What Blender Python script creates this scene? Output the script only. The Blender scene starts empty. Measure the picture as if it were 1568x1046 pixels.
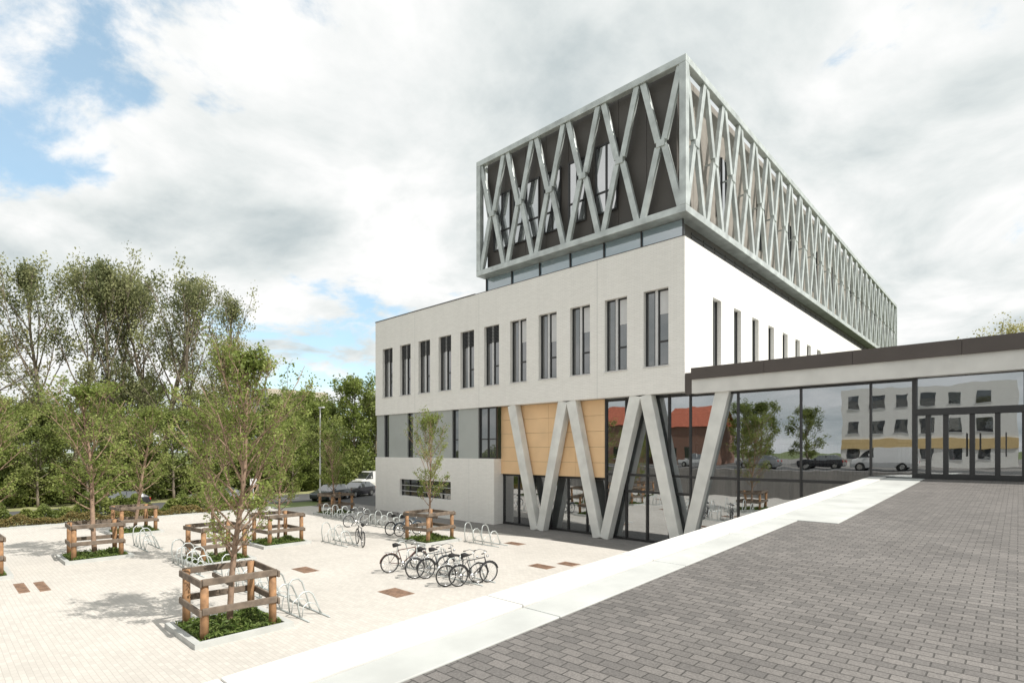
import bpy, math, random
import numpy as np
from mathutils import Vector, Matrix
R_=math.radians
scene=bpy.context.scene
COL=scene.collection

# ------------------------------------------------------------------ materials
def newmat(name):
    m=bpy.data.materials.new(name); m.use_nodes=True
    nt=m.node_tree; b=nt.nodes['Principled BSDF']
    return m,nt,b
def N(nt,t,**kw):
    n=nt.nodes.new(t)
    for k,v in kw.items(): setattr(n,k,v)
    return n
def simple(name,col,rough=.6,metal=0,spec=.5,var=.12,scale=3.0,bump=0.0):
    m,nt,b=newmat(name)
    tc=N(nt,'ShaderNodeTexCoord'); no=N(nt,'ShaderNodeTexNoise')
    no.inputs['Scale'].default_value=scale; no.inputs['Detail'].default_value=6
    nt.links.new(tc.outputs['Object'],no.inputs['Vector'])
    r=N(nt,'ShaderNodeValToRGB'); r.color_ramp.elements[0].position=.3; r.color_ramp.elements[1].position=.7
    r.color_ramp.elements[0].color=tuple(c*(1-var) for c in col)+(1,)
    r.color_ramp.elements[1].color=tuple(min(1,c*(1+var)) for c in col)+(1,)
    nt.links.new(no.outputs['Fac'],r.inputs[0]); nt.links.new(r.outputs[0],b.inputs['Base Color'])
    b.inputs['Roughness'].default_value=rough; b.inputs['Metallic'].default_value=metal
    b.inputs['Specular IOR Level'].default_value=spec
    if bump:
        bp=N(nt,'ShaderNodeBump'); bp.inputs['Strength'].default_value=bump; bp.inputs['Distance'].default_value=.01
        nt.links.new(no.outputs['Fac'],bp.inputs['Height']); nt.links.new(bp.outputs[0],b.inputs['Normal'])
    return m
def brickmat(name,c1,c2,cm,bw,rh,mort,wall=False,rough=.8,bump=.3,stain=.12,stain_scale=.35,swap=False,offset=.5,fine=0.0,drips=0.0):
    m,nt,b=newmat(name); L=nt.links.new
    tc=N(nt,'ShaderNodeTexCoord'); sp=N(nt,'ShaderNodeSeparateXYZ'); L(tc.outputs['Object'],sp.inputs[0])
    cb=N(nt,'ShaderNodeCombineXYZ')
    if wall:
        ad=N(nt,'ShaderNodeMath',operation='ADD'); L(sp.outputs[0],ad.inputs[0]); L(sp.outputs[1],ad.inputs[1])
        L(ad.outputs[0],cb.inputs[0]); L(sp.outputs[2],cb.inputs[1])
    elif swap:
        L(sp.outputs[1],cb.inputs[0]); L(sp.outputs[0],cb.inputs[1])
    else:
        L(sp.outputs[0],cb.inputs[0]); L(sp.outputs[1],cb.inputs[1])
    nw=N(nt,'ShaderNodeTexNoise'); nw.inputs['Scale'].default_value=3.0; L(tc.outputs['Object'],nw.inputs['Vector'])
    sc=N(nt,'ShaderNodeVectorMath',operation='SCALE'); L(nw.outputs['Color'],sc.inputs[0]); sc.inputs['Scale'].default_value=.02
    av=N(nt,'ShaderNodeVectorMath',operation='ADD'); L(cb.outputs[0],av.inputs[0]); L(sc.outputs[0],av.inputs[1])
    br=N(nt,'ShaderNodeTexBrick'); L(av.outputs[0],br.inputs['Vector'])
    br.offset=offset
    br.inputs['Color1'].default_value=c1+(1,); br.inputs['Color2'].default_value=c2+(1,); br.inputs['Mortar'].default_value=cm+(1,)
    br.inputs['Scale'].default_value=1; br.inputs['Brick Width'].default_value=bw; br.inputs['Row Height'].default_value=rh
    br.inputs['Mortar Size'].default_value=mort; br.inputs['Mortar Smooth'].default_value=.4
    no=N(nt,'ShaderNodeTexNoise'); no.inputs['Scale'].default_value=stain_scale; no.inputs['Detail'].default_value=9; no.inputs['Roughness'].default_value=.65
    L(tc.outputs['Object'],no.inputs['Vector'])
    r=N(nt,'ShaderNodeValToRGB'); r.color_ramp.elements[0].position=.3; r.color_ramp.elements[1].position=.7
    a=1-stain; r.color_ramp.elements[0].color=(a,a,a,1); r.color_ramp.elements[1].color=(1,1,1,1)
    L(no.outputs['Fac'],r.inputs[0])
    mx=N(nt,'ShaderNodeMix',data_type='RGBA',blend_type='MULTIPLY'); mx.inputs[0].default_value=1
    L(br.outputs['Color'],mx.inputs[6]); L(r.outputs[0],mx.inputs[7]); last=mx.outputs[2]
    if fine:
        n3=N(nt,'ShaderNodeTexNoise'); n3.inputs['Scale'].default_value=70; n3.inputs['Detail'].default_value=3; L(tc.outputs['Object'],n3.inputs['Vector'])
        r3=N(nt,'ShaderNodeMapRange'); L(n3.outputs['Fac'],r3.inputs[0]); r3.inputs[1].default_value=.3; r3.inputs[2].default_value=.7; r3.inputs[3].default_value=1-fine; r3.inputs[4].default_value=1+fine
        v3=N(nt,'ShaderNodeVectorMath',operation='SCALE'); L(last,v3.inputs[0]); L(r3.outputs[0],v3.inputs['Scale']); last=v3.outputs[0]
    if drips:   # faint vertical weather streaks
        mpd=N(nt,'ShaderNodeMapping'); mpd.inputs['Scale'].default_value=(2.2,2.2,.12); L(tc.outputs['Object'],mpd.inputs[0])
        n4=N(nt,'ShaderNodeTexNoise'); n4.inputs['Scale'].default_value=1.5; n4.inputs['Detail'].default_value=5; L(mpd.outputs[0],n4.inputs['Vector'])
        r4=N(nt,'ShaderNodeMapRange'); L(n4.outputs['Fac'],r4.inputs[0]); r4.inputs[1].default_value=.35; r4.inputs[2].default_value=.6; r4.inputs[3].default_value=1-drips; r4.inputs[4].default_value=1
        v4=N(nt,'ShaderNodeVectorMath',operation='SCALE'); L(last,v4.inputs[0]); L(r4.outputs[0],v4.inputs['Scale']); last=v4.outputs[0]
    L(last,b.inputs['Base Color'])
    b.inputs['Roughness'].default_value=rough; b.inputs['Specular IOR Level'].default_value=.3
    iv=N(nt,'ShaderNodeMath',operation='SUBTRACT'); iv.inputs[0].default_value=1; L(br.outputs['Fac'],iv.inputs[1])
    bp=N(nt,'ShaderNodeBump'); bp.inputs['Strength'].default_value=bump; bp.inputs['Distance'].default_value=.006
    L(iv.outputs[0],bp.inputs['Height']); L(bp.outputs[0],b.inputs['Normal'])
    return m
def leafmat(name,ca,cb,cc,trans=.3):
    m,nt,b=newmat(name); L=nt.links.new
    at=N(nt,'ShaderNodeAttribute'); at.attribute_name='shade'
    r=N(nt,'ShaderNodeValToRGB'); e=r.color_ramp.elements
    e[0].position=0; e[0].color=ca+(1,); e[1].position=1; e[1].color=cc+(1,)
    k=e.new(.5); k.color=cb+(1,)
    L(at.outputs['Fac'],r.inputs[0]); L(r.outputs[0],b.inputs['Base Color'])
    b.inputs['Roughness'].default_value=.55; b.inputs['Specular IOR Level'].default_value=.3
    t=N(nt,'ShaderNodeBsdfTranslucent'); L(r.outputs[0],t.inputs['Color'])
    mx=N(nt,'ShaderNodeMixShader'); mx.inputs[0].default_value=trans
    L(b.outputs[0],mx.inputs[1]); L(t.outputs[0],mx.inputs[2]); L(mx.outputs[0],nt.nodes['Material Output'].inputs['Surface'])
    return m
def glassmat(name,tint=(.55,.6,.6),boost=.12):
    m,nt,b=newmat(name); L=nt.links.new; nt.nodes.remove(b)
    tr=N(nt,'ShaderNodeBsdfTransparent'); tr.inputs[0].default_value=tint+(1,)
    gl=N(nt,'ShaderNodeBsdfGlossy'); gl.inputs['Roughness'].default_value=.004; gl.inputs['Color'].default_value=(.95,.97,1,1)
    fr=N(nt,'ShaderNodeFresnel'); fr.inputs[0].default_value=1.6
    ad=N(nt,'ShaderNodeMath',operation='ADD'); ad.inputs[1].default_value=boost; ad.use_clamp=True; L(fr.outputs[0],ad.inputs[0])
    tc=N(nt,'ShaderNodeTexCoord'); no=N(nt,'ShaderNodeTexNoise'); no.inputs['Scale'].default_value=.7; L(tc.outputs['Object'],no.inputs['Vector'])
    bp=N(nt,'ShaderNodeBump'); bp.inputs['Strength'].default_value=.16; bp.inputs['Distance'].default_value=.02; L(no.outputs['Fac'],bp.inputs['Height'])
    L(bp.outputs[0],gl.inputs['Normal'])
    mx=N(nt,'ShaderNodeMixShader'); L(ad.outputs[0],mx.inputs[0]); L(tr.outputs[0],mx.inputs[1]); L(gl.outputs[0],mx.inputs[2])
    L(mx.outputs[0],nt.nodes['Material Output'].inputs['Surface'])
    return m
def darkglass(name,base=(.02,.023,.025),boost=.1):
    m,nt,b=newmat(name); L=nt.links.new
    b.inputs['Base Color'].default_value=base+(1,); b.inputs['Roughness'].default_value=.3
    gl=N(nt,'ShaderNodeBsdfGlossy'); gl.inputs['Roughness'].default_value=.01
    fr=N(nt,'ShaderNodeFresnel'); fr.inputs[0].default_value=1.6
    ad=N(nt,'ShaderNodeMath',operation='ADD'); ad.inputs[1].default_value=boost; ad.use_clamp=True; L(fr.outputs[0],ad.inputs[0])
    tc=N(nt,'ShaderNodeTexCoord'); no=N(nt,'ShaderNodeTexNoise'); no.inputs['Scale'].default_value=.9; L(tc.outputs['Object'],no.inputs['Vector'])
    bp=N(nt,'ShaderNodeBump'); bp.inputs['Strength'].default_value=.25; bp.inputs['Distance'].default_value=.02; L(no.outputs['Fac'],bp.inputs['Height'])
    L(bp.outputs[0],gl.inputs['Normal'])
    mx=N(nt,'ShaderNodeMixShader'); L(ad.outputs[0],mx.inputs[0]); L(b.outputs[0],mx.inputs[1]); L(gl.outputs[0],mx.inputs[2])
    L(mx.outputs[0],nt.nodes['Material Output'].inputs['Surface'])
    return m

M={}
M['wall']=brickmat('white_brick',(.89,.87,.83),(.84,.82,.78),(.73,.715,.68),.30,.085,.007,wall=True,bump=.35,stain=.04,stain_scale=.25,drips=.025)
M['plaza']=brickmat('plaza_pavers',(.62,.585,.535),(.55,.52,.475),(.46,.43,.39),.22,.11,.006,stain=.17,stain_scale=.22,bump=.25,fine=.06)
M['deckpav']=brickmat('deck_pavers',(.215,.20,.188),(.15,.141,.134),(.085,.08,.075),.18,.105,.007,stain=.26,stain_scale=.45,bump=.6,fine=.22)
M['greypav']=brickmat('grey_pavers',(.27,.255,.24),(.22,.21,.20),(.15,.14,.135),.3,.15,.006,stain=.15)
M['concrete']=simple('pale_concrete',(.66,.65,.62),.75,var=.10,scale=1.1,bump=.15)
M['concrete2']=simple('grey_concrete',(.48,.49,.47),.75,var=.12,scale=1.6,bump=.15)
M['column']=simple('column_concrete',(.70,.70,.67),.7,var=.12,scale=1.2,bump=.15)
M['steel']=simple('galvanised_steel',(.50,.535,.525),.40,metal=.3,var=.22,scale=1.6)
M['brown']=simple('dark_cladding',(.075,.067,.060),.55,var=.12,scale=.5)
M['brownfas']=simple('brown_fascia',(.085,.07,.062),.5,var=.1,scale=.8)
M['orange']=simple('orange_panel',(.82,.56,.32),.55,var=.06,scale=.9)
M['greypan']=simple('grey_panel',(.40,.42,.405),.5,var=.05,scale=.8)
M['frame']=simple('dark_frame',(.03,.03,.031),.4,var=.1)
M['whiteframe']=simple('white_frame',(.6,.6,.6),.4,var=.05)
M['soffit']=simple('white_soffit',(.6,.6,.58),.7,var=.04)
M['inter']=simple('interior_wall',(.16,.15,.14),.8,var=.1,scale=.4)
M['interlt']=simple('interior_light_wall',(.5,.49,.46),.8,var=.1,scale=.4)
M['interfl']=simple('interior_floor',(.12,.11,.10),.3,var=.1)
M['glass']=glassmat('clear_glass',(.45,.5,.5),.34)
M['wglass']=darkglass('window_glass',(.03,.034,.037),.18)
M['blueglass']=darkglass('blue_band_glass',(.22,.34,.42),.30)
M['asphalt']=simple('asphalt',(.085,.085,.085),.9,var=.15,scale=2.0,bump=.2)
M['ground']=simple('ground_grass',(.12,.15,.05),.9,var=.3,scale=.3)
M['verge']=simple('verge_grass',(.30,.30,.14),.9,var=.25,scale=.8)
M['soil']=simple('soil',(.06,.045,.03),.95,var=.3,scale=6)
M['wood']=simple('stake_wood',(.34,.19,.095),.75,var=.3,scale=6,bump=.4)
M['woodgrey']=simple('weathered_wood',(.16,.125,.095),.8,var=.35,scale=5,bump=.4)
M['rust']=simple('rusty_cover',(.24,.15,.10),.8,var=.35,scale=4)
M['bark']=simple('bark',(.20,.165,.125),.9,var=.3,scale=6,bump=.5)
M['barky']=simple('young_bark',(.30,.205,.145),.85,var=.25,scale=8)
M['rubber']=simple('tyre_rubber',(.02,.02,.02),.8)
M['chrome']=simple('bright_metal',(.6,.6,.6),.25,metal=.9,var=.03)
M['black']=simple('black_paint',(.025,.025,.028),.35)
M['tile']=simple('red_roof_tile',(.36,.10,.055),.8,var=.2)
M['redbrick']=brickmat('red_brick',(.30,.14,.09),(.24,.11,.07),(.3,.28,.25),.22,.075,.01,wall=True)
M['beige']=simple('beige_render',(.50,.44,.36),.8,var=.06)
M['yellow']=simple('yellow_panel',(.70,.52,.26),.6,var=.05)
M['leafyoung']=leafmat('young_leaves',(.13,.17,.035),(.23,.29,.07),(.36,.41,.13),.42)
M['leafgreen']=leafmat('green_leaves',(.10,.13,.035),(.19,.235,.06),(.31,.34,.115),.4)
M['leafgrey']=leafmat('greygreen_leaves',(.13,.155,.07),(.235,.25,.115),(.38,.39,.19),.42)
M['leafyel']=leafmat('yellowgreen_leaves',(.22,.20,.07),(.38,.36,.13),(.52,.48,.2),.42)
M['leafred']=leafmat('hedge_leaves',(.12,.085,.035),(.19,.18,.06),(.30,.20,.08),.3)
M['grassbl']=leafmat('grass_blades',(.06,.10,.02),(.12,.18,.04),(.22,.27,.08),.3)

# ------------------------------------------------------------------ mesh helpers
def empty(name,loc=(0,0,0),rz=0,s=1):
    e=bpy.data.objects.new(name,None); e.location=loc; e.rotation_euler[2]=rz; e.scale=(s,s,s); COL.objects.link(e); return e
class Acc:
    def __init__(s): s.v=[]; s.f=[]; s.m=[]
    def poly(s,pts,mi=0):
        b=len(s.v); s.v+= [tuple(p) for p in pts]; s.f.append(tuple(range(b,b+len(pts)))); s.m.append(mi)
    def box(s,x0,x1,y0,y1,z0,z1,mi=0):
        b=len(s.v)
        s.v+=[(x0,y0,z0),(x1,y0,z0),(x1,y1,z0),(x0,y1,z0),(x0,y0,z1),(x1,y0,z1),(x1,y1,z1),(x0,y1,z1)]
        for q in ((3,2,1,0),(4,5,6,7),(0,1,5,4),(1,2,6,5),(2,3,7,6),(3,0,4,7)):
            s.f.append(tuple(b+i for i in q)); s.m.append(mi)
    def slope(s,x0,x1,y0,y1,zf,th,mi=0):
        b=len(s.v); a=zf(y0); c=zf(y1)
        s.v+=[(x0,y0,a-th),(x1,y0,a-th),(x1,y1,c-th),(x0,y1,c-th),(x0,y0,a),(x1,y0,a),(x1,y1,c),(x0,y1,c)]
        for q in ((3,2,1,0),(4,5,6,7),(0,1,5,4),(1,2,6,5),(2,3,7,6),(3,0,4,7)):
            s.f.append(tuple(b+i for i in q)); s.m.append(mi)
    def beam(s,p,q,w,d,n,mi=0,w2=None):
        p=Vector(p);q=Vector(q);n=Vector(n).normalized(); di=(q-p).normalized(); si=di.cross(n).normalized(); n=si.cross(di)
        w2=w2 or w; b=len(s.v)
        for P,W in ((p,w),(q,w2)):
            for a,c in ((-1,-1),(1,-1),(1,1),(-1,1)):
                s.v.append(tuple(P+si*(a*W/2)+n*(c*d/2)))
        for f in ((3,2,1,0),(4,5,6,7),(0,1,5,4),(1,2,6,5),(2,3,7,6),(3,0,4,7)):
            s.f.append(tuple(b+i for i in f)); s.m.append(mi)
    def tube(s,pts,rad,n=6,mi=0,cap=True):
        pts=[Vector(p) for p in pts]
        if not hasattr(rad,'__len__'): rad=[rad]*len(pts)
        b=len(s.v); up=Vector((.13,.31,.94)); L=len(pts)
        for i,p in enumerate(pts):
            d=(pts[min(i+1,L-1)]-pts[max(i-1,0)])
            if d.length<1e-9: d=Vector((0,0,1))
            d.normalize(); a=d.cross(up)
            if a.length<.1: a=d.cross(Vector((1,0,0)))
            a.normalize(); c=d.cross(a)
            for k in range(n):
                t=2*math.pi*k/n; s.v.append(tuple(p+(a*math.cos(t)+c*math.sin(t))*rad[i]))
        for i in range(L-1):
            for k in range(n):
                k2=(k+1)%n; s.f.append((b+i*n+k,b+i*n+k2,b+(i+1)*n+k2,b+(i+1)*n+k)); s.m.append(mi)
        if cap:
            s.f.append(tuple(b+k for k in range(n))[::-1]); s.m.append(mi)
            s.f.append(tuple(b+(L-1)*n+k for k in range(n))); s.m.append(mi)
    def ring(s,c,r,rt,axis='x',n=22,m=6,mi=0):
        c=Vector(c); pts=[]
        for i in range(n+1):
            t=2*math.pi*i/n
            if axis=='x': pts.append(c+Vector((0,math.cos(t)*r,math.sin(t)*r)))
        s.tube(pts,rt,m,mi,cap=False)
    def disc(s,c,r,h,axis=1,n=18,mi=0):
        c=Vector(c); b=len(s.v)
        for sg in (-1,1):
            for k in range(n):
                t=2*math.pi*k/n
                if axis==1: s.v.append((c.x+math.cos(t)*r,c.y+sg*h/2,c.z+math.sin(t)*r))
                else: s.v.append((c.x+sg*h/2,c.y+math.cos(t)*r,c.z+math.sin(t)*r))
        for k in range(n):
            k2=(k+1)%n; s.f.append((b+k,b+k2,b+n+k2,b+n+k)); s.m.append(mi)
        s.f.append(tuple(b+k for k in range(n))); s.m.append(mi); s.f.append(tuple(b+n+k for k in range(n))); s.m.append(mi)
    def mesh(s,name,mats,smooth=False):
        me=bpy.data.meshes.new(name); me.from_pydata(s.v,[],s.f)
        if not isinstance(mats,(list,tuple)): mats=[mats]
        for m in mats: me.materials.append(m)
        me.polygons.foreach_set('material_index',s.m)
        if smooth: me.polygons.foreach_set('use_smooth',[True]*len(s.f))
        me.update(); return me
    def obj(s,name,mats,parent=None,smooth=False,bevel=0,loc=None):
        o=bpy.data.objects.new(name,s.mesh(name,mats,smooth)); COL.objects.link(o)
        if parent: o.parent=parent
        if loc: o.location=loc
        if bevel:
            b=o.modifiers.new('bev','BEVEL'); b.width=bevel; b.segments=2; b.limit_method='ANGLE'
        return o
def leafcloud(name,P,size,rng,mat,shade=None,flat=0.0,aspect=.6):
    P=np.asarray(P,dtype=np.float64); n=len(P)
    a=rng.normal(size=(n,3)); a/=np.linalg.norm(a,axis=1)[:,None]
    b=rng.normal(size=(n,3)); b-= (a*b).sum(1)[:,None]*a; b/=np.linalg.norm(b,axis=1)[:,None]
    s=size*rng.uniform(.6,1.35,size=(n,1))
    V=np.empty((n,4,3)); V[:,0]=P-a*s*.5; V[:,1]=P+b*s*.5*aspect; V[:,2]=P+a*s*.5; V[:,3]=P-b*s*.5*aspect
    me=bpy.data.meshes.new(name); me.vertices.add(4*n); me.vertices.foreach_set('co',V.reshape(-1))
    me.loops.add(4*n); me.loops.foreach_set('vertex_index',np.arange(4*n,dtype=np.int32))
    me.polygons.add(n); me.polygons.foreach_set('loop_start',np.arange(0,4*n,4,dtype=np.int32))
    try: me.polygons.foreach_set('loop_total',np.full(n,4,dtype=np.int32))
    except Exception: pass
    me.update(calc_edges=True)
    at=me.attributes.new('shade','FLOAT','POINT')
    if shade is None: shade=rng.uniform(0,1,n)
    at.data.foreach_set('value',np.repeat(np.clip(shade,0,1),4).astype(np.float32))
    me.materials.append(mat); me.validate(); return me

# ------------------------------------------------------------------ trees
def make_tree(tag,seed,H,clear,Rc,r0,n1,n2,n3,per,lsize,bark,leaf,asc=(25,65),sig=.18,low=0.0,bare=0.0,cut=.0,forks=1,topw=.8):
    rnd=random.Random(seed); rng=np.random.default_rng(seed); A=Acc(); LP=[];SH=[]
    def path(p,d,L,seg,curl,wob):
        pts=[p.copy()]; d=d.normalized()
        for i in range(seg):
            d=(d+Vector((rnd.gauss(0,wob),rnd.gauss(0,wob),rnd.gauss(0,wob)+curl))).normalized()
            p=p+d*(L/seg); pts.append(p.copy())
        return pts
    def prof(c): return Rc*max(.12,math.sin(math.pi*min(1,(c*topw+.17)))**.75)
    stems=[]
    for f in range(forks):
        if forks==1: d=Vector((0,0,1)); pts=path(Vector((0,0,-.1)),d,H*.96,9,.05,.035)
        else:
            az=2*math.pi*f/forks+rnd.uniform(-.5,.5); d=Vector((math.cos(az)*.28,math.sin(az)*.28,1)); pts=path(Vector((math.cos(az)*.2,math.sin(az)*.2,-.1)),d,H*rnd.uniform(.8,1.0),9,.06,.06)
        rr=[r0*(1-i/len(pts))**.8+.012 for i in range(len(pts))]; A.tube(pts,rr,8); stems.append((pts,rr))
    g=0
    for i in range(n1*forks):
        pts,rr=stems[i%forks]
        c=((i//forks)+rnd.random())/n1; h=clear+(H*.97-clear)*c
        zz=[p.z for p in pts]; j=0
        while j<len(pts)-2 and zz[j+1]<h: j+=1
        t=(h-zz[j])/max(.01,zz[j+1]-zz[j]); t=min(1,max(0,t)); p=pts[j].lerp(pts[j+1],t)
        g+=2.399+rnd.uniform(-.4,.4); el=R_(asc[0]+(asc[1]-asc[0])*c+rnd.uniform(-10,10))
        L=prof(c)/max(.35,math.cos(el))*rnd.uniform(.6,1.15); L=min(L,(H*1.0-p.z)/max(.2,math.sin(el)))
        L=max(L,.07*H*.3)
        b=path(p,Vector((math.cos(g)*math.cos(el),math.sin(g)*math.cos(el),math.sin(el))),L,5,.05,.08)
        rb=max(.008,r0*.38*(1-c*.6)); A.tube(b,[rb*(1-k/6)+.004 for k in range(6)],5)
        bright=rnd.uniform(.15,.85)
        for k in range(n2):
            t=rnd.uniform(.25,1)*5; j=min(4,int(t)); q=b[j].lerp(b[j+1],t-j)
            dd=(b[j+1]-b[j]).normalized()+Vector((rnd.gauss(0,.5),rnd.gauss(0,.5),rnd.gauss(.12,.4)))
            L2=L*.42*rnd.uniform(.5,1.15)*(1.15-.1*t); s=path(q,dd,L2,3,.04,.12)
            r2=rb*.4; A.tube(s,[r2+.002,r2*.7+.002,r2*.45+.002,.003 if H<10 else .008],4,cap=False)
            br2=bright+rnd.uniform(-.25,.25)
            if rnd.random()<bare: continue
            for m in range(n3):
                t2=rnd.uniform(.3,1)*3; jj=min(2,int(t2)); q2=s[jj].lerp(s[jj+1],t2-jj)
                d2=(s[jj+1]-s[jj]).normalized()+Vector((rnd.gauss(0,.6),rnd.gauss(0,.6),rnd.gauss(.1,.5)))
                e=q2+d2.normalized()*L2*.35*rnd.uniform(.5,1.2)
                if H<10: A.tube([q2,e],[.005,.002],3,cap=False)
                k2=per if q2.z>low else int(per*.45)
                if k2<1: continue
                tt=rng.uniform(.1,1.1,(k2,1)); q_=np.array(q2); e_=np.array(e)
                LP.append(q_+(e_-q_)*tt+rng.normal(0,sig,(k2,3))); SH.append(np.full(k2,br2)+rng.normal(0,.16,k2))
    P=np.concatenate(LP); S=np.concatenate(SH)
    tm=A.mesh(tag+'_wood',bark,True); lm=leafcloud(tag+'_leaves',P,lsize,rng,leaf,S)
    return tm,lm,max(P[:,2].max()*.985,H)
def put_tree(name,T,x,y,h,rz=0,z=0,wide=1.0,parent=None):
    e=empty(name,(x,y,z),rz); s=h/T[2]; e.scale=(s*wide,s*wide,s)
    if parent: e.parent=parent
    for nm,me in (('trunk_and_limbs',T[0]),('crown_leaves',T[1])):
        o=bpy.data.objects.new(nm,me); COL.objects.link(o); o.parent=e
    return e
YT=[make_tree('young1',3,7.9,1.9,1.9,.085,50,8,5,6,.09,M['barky'],M['leafyoung'],asc=(40,76),sig=.08,low=3.6),
    make_tree('young2',8,7.0,1.9,1.6,.07,30,7,5,6,.095,M['barky'],M['leafyoung'],asc=(38,74),sig=.085,low=2.6)]
BT=[make_tree('tall1',11,26,4,6.6,.42,24,8,6,11,.34,M['bark'],M['leafgrey'],asc=(34,76),sig=.5,forks=2,bare=.15),
    make_tree('tall2',12,25,5,5.2,.40,22,8,6,9,.32,M['bark'],M['leafgrey'],asc=(45,80),sig=.45,forks=2,bare=.28),
    make_tree('tall3',13,20,3,6.4,.36,22,8,5,7,.28,M['bark'],M['leafyel'],asc=(20,60),sig=.4,forks=2,bare=.3)]
MT=[make_tree('mid1',21,9,1.0,3.2,.13,26,8,5,10,.22,M['bark'],M['leafgreen'],asc=(20,68),sig=.24),
    make_tree('mid2',22,9,.8,2.7,.12,26,8,5,9,.21,M['bark'],M['leafyoung'],asc=(30,72),sig=.22)]

# ------------------------------------------------------------------ ground
A=Acc(); A.box(-1500,1500,-1500,1500,-.5,-.03); A.obj('ground',M['ground'])
A=Acc(); A.box(-43.3,-4.06,-6.5,21.9,-.2,0); A.obj('plaza_paving',M['plaza'])
A=Acc(); A.box(-43.3,-4.06,21.9,25.4,-.2,-.0); A.obj('facade_strip_paving',M['greypav'])  # strip along the facade, darker grey than the plaza
A=Acc(); A.box(-56,-47.6,-60,90,-.2,-.012); A.box(-47.6,-37.2,25.4,60,-.2,-.012); A.obj('road',M['asphalt'])
A=Acc(); A.box(-47.6,-44.5,-30,19,-.2,.02); A.obj('grass_verge',M['verge'])
A=Acc(); A.box(-80,-56,-30,60,-.2,.03); A.obj('grass_field',M['verge'])
A=Acc(); A.box(-44.5,-43.3,-6.5,19,-.2,.10); A.obj('kerb',M['concrete2'],bevel=.01)
A=Acc()
for y in np.arange(-20,60,6.0): A.box(-51.9,-51.78,y,y+3,-.008,-.004)
A.obj('road_marking',M['whiteframe'])

# deck / ramp
zd=lambda y: 2.95+.027*y
E=empty('entrance_ramp')
A=Acc(); A.slope(-3.1,14,-6.5,11.5,zd,.3); A.slope(-2.42,14,11.5,24.1,zd,.3); A.obj('dark_paving',M['deckpav'],E)
zo=lambda y: zd(y)+.035
zi=lambda y: zd(y)+.012
A=Acc(); y=-6.4
while y<24:
    y2=min(y+2.6,24.05); A.slope(-4.08,-3.56,y,y2-.012,zo,.35); y=y2
A.obj('outer_kerb',M['concrete'],E,bevel=.012)
A=Acc(); y=-6.4
while y<11.4:
    y2=min(y+2.6,11.4); A.slope(-3.55,-3.105,y,y2-.01,zi,.3); y=y2
A.slope(-3.55,-2.43,11.41,17.5,zi,.3); A.slope(-3.55,-2.43,17.512,24.05,zi,.3)
A.obj('inner_kerb',M['concrete2'],E,bevel=.008)
A=Acc(); A.slope(-4.0,14,-6.4,24.0,lambda y:zd(y)-.31,.25); A.box(-3.9,-3.6,-6.4,24,0,2.3); A.box(13.5,13.9,-6.4,24,0,2.3); A.obj('retaining_wall',M['concrete2'],E)
A=Acc(); A.box(-80,60,-90,-6.5,-.2,2.75); A.obj('street_terrace',M['greypav'])
A=Acc(); A.box(-80,60,-16,-8.5,2.7,2.755); A.obj('upper_road',M['asphalt'])

# ------------------------------------------------------------------ school building
B=empty('school_building')
YF=24.08; XC=-11.39; XL=-37.0
wx=[-12.87-2.25*i for i in range(11)]; ww=.66; z0,z1=8.7,12.4
A=Acc()
A.box(XL,XC,YF,YF+.35,7.35,z0); A.box(XL,XC,YF,YF+.35,z1,14.62)
edges=[XC]+[v for x in wx for v in (x+ww,x-ww)]+[XL]
for i in range(0,len(edges),2): A.box(edges[i+1],edges[i],YF,YF+.35,z0,z1)
A.box(XC-.35,XC,YF+.35,84,7.35,z0); A.box(XC-.35,XC,YF+.35,84,z1,14.62)
wy=[27.8+2.8*i for i in range(20)]
e2=[YF+.35]+[v for y in wy for v in (y-.55,y+.55)]+[84]
for i in range(0,len(e2),2): A.box(XC-.35,XC,e2[i],e2[i+1],z0,z1)
A.box(XL,XL+.35,YF+.35,60,4.1,14.62)
A.box(XL,-33.8,YF,YF+.35,0,4.1); A.box(-28.0,-23.9,YF,YF+.35,0,4.1); A.box(-33.8,-28,YF,YF+.35,0,1.28); A.box(-33.8,-28,YF,YF+.35,2.5,4.1)
A.box(XL,XL+.35,YF+.35,60,0,4.1); A.box(-24.25,-23.9,YF+.35,30,0,4.1)
A.obj('white_brick_walls',M['wall'],B)
A=Acc(); A.box(XL+.35,XC-.35,YF+.36,83.6,13.9,14.2); A.box(XL+.4,XC-.4,83.6,83.9,0,14.5); A.obj('roof',M['concrete2'],B)
A=Acc(); A.box(XL-.03,-25.6,YF-.03,YF+.38,14.621,14.68); A.box(-25.6,XC+.03,YF-.02,YF+.38,14.621,14.645); A.box(XC-.38,XC+.02,YF+.38,84,14.621,14.645); A.obj('coping',M['frame'],B)
A=Acc()
for x in (-16.25,-25.25,-31.95): A.box(x-.008,x+.008,YF-.003,YF+.01,7.36,14.6)
A.box(-26.2,-26.185,YF-.003,YF+.01,0,4.09)
A.obj('movement_joints',M['concrete2'],B)
G=Acc(); F=Acc(); W=Acc(); Lv=Acc(); Bl=Acc()
rnd=random.Random(5)
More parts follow.
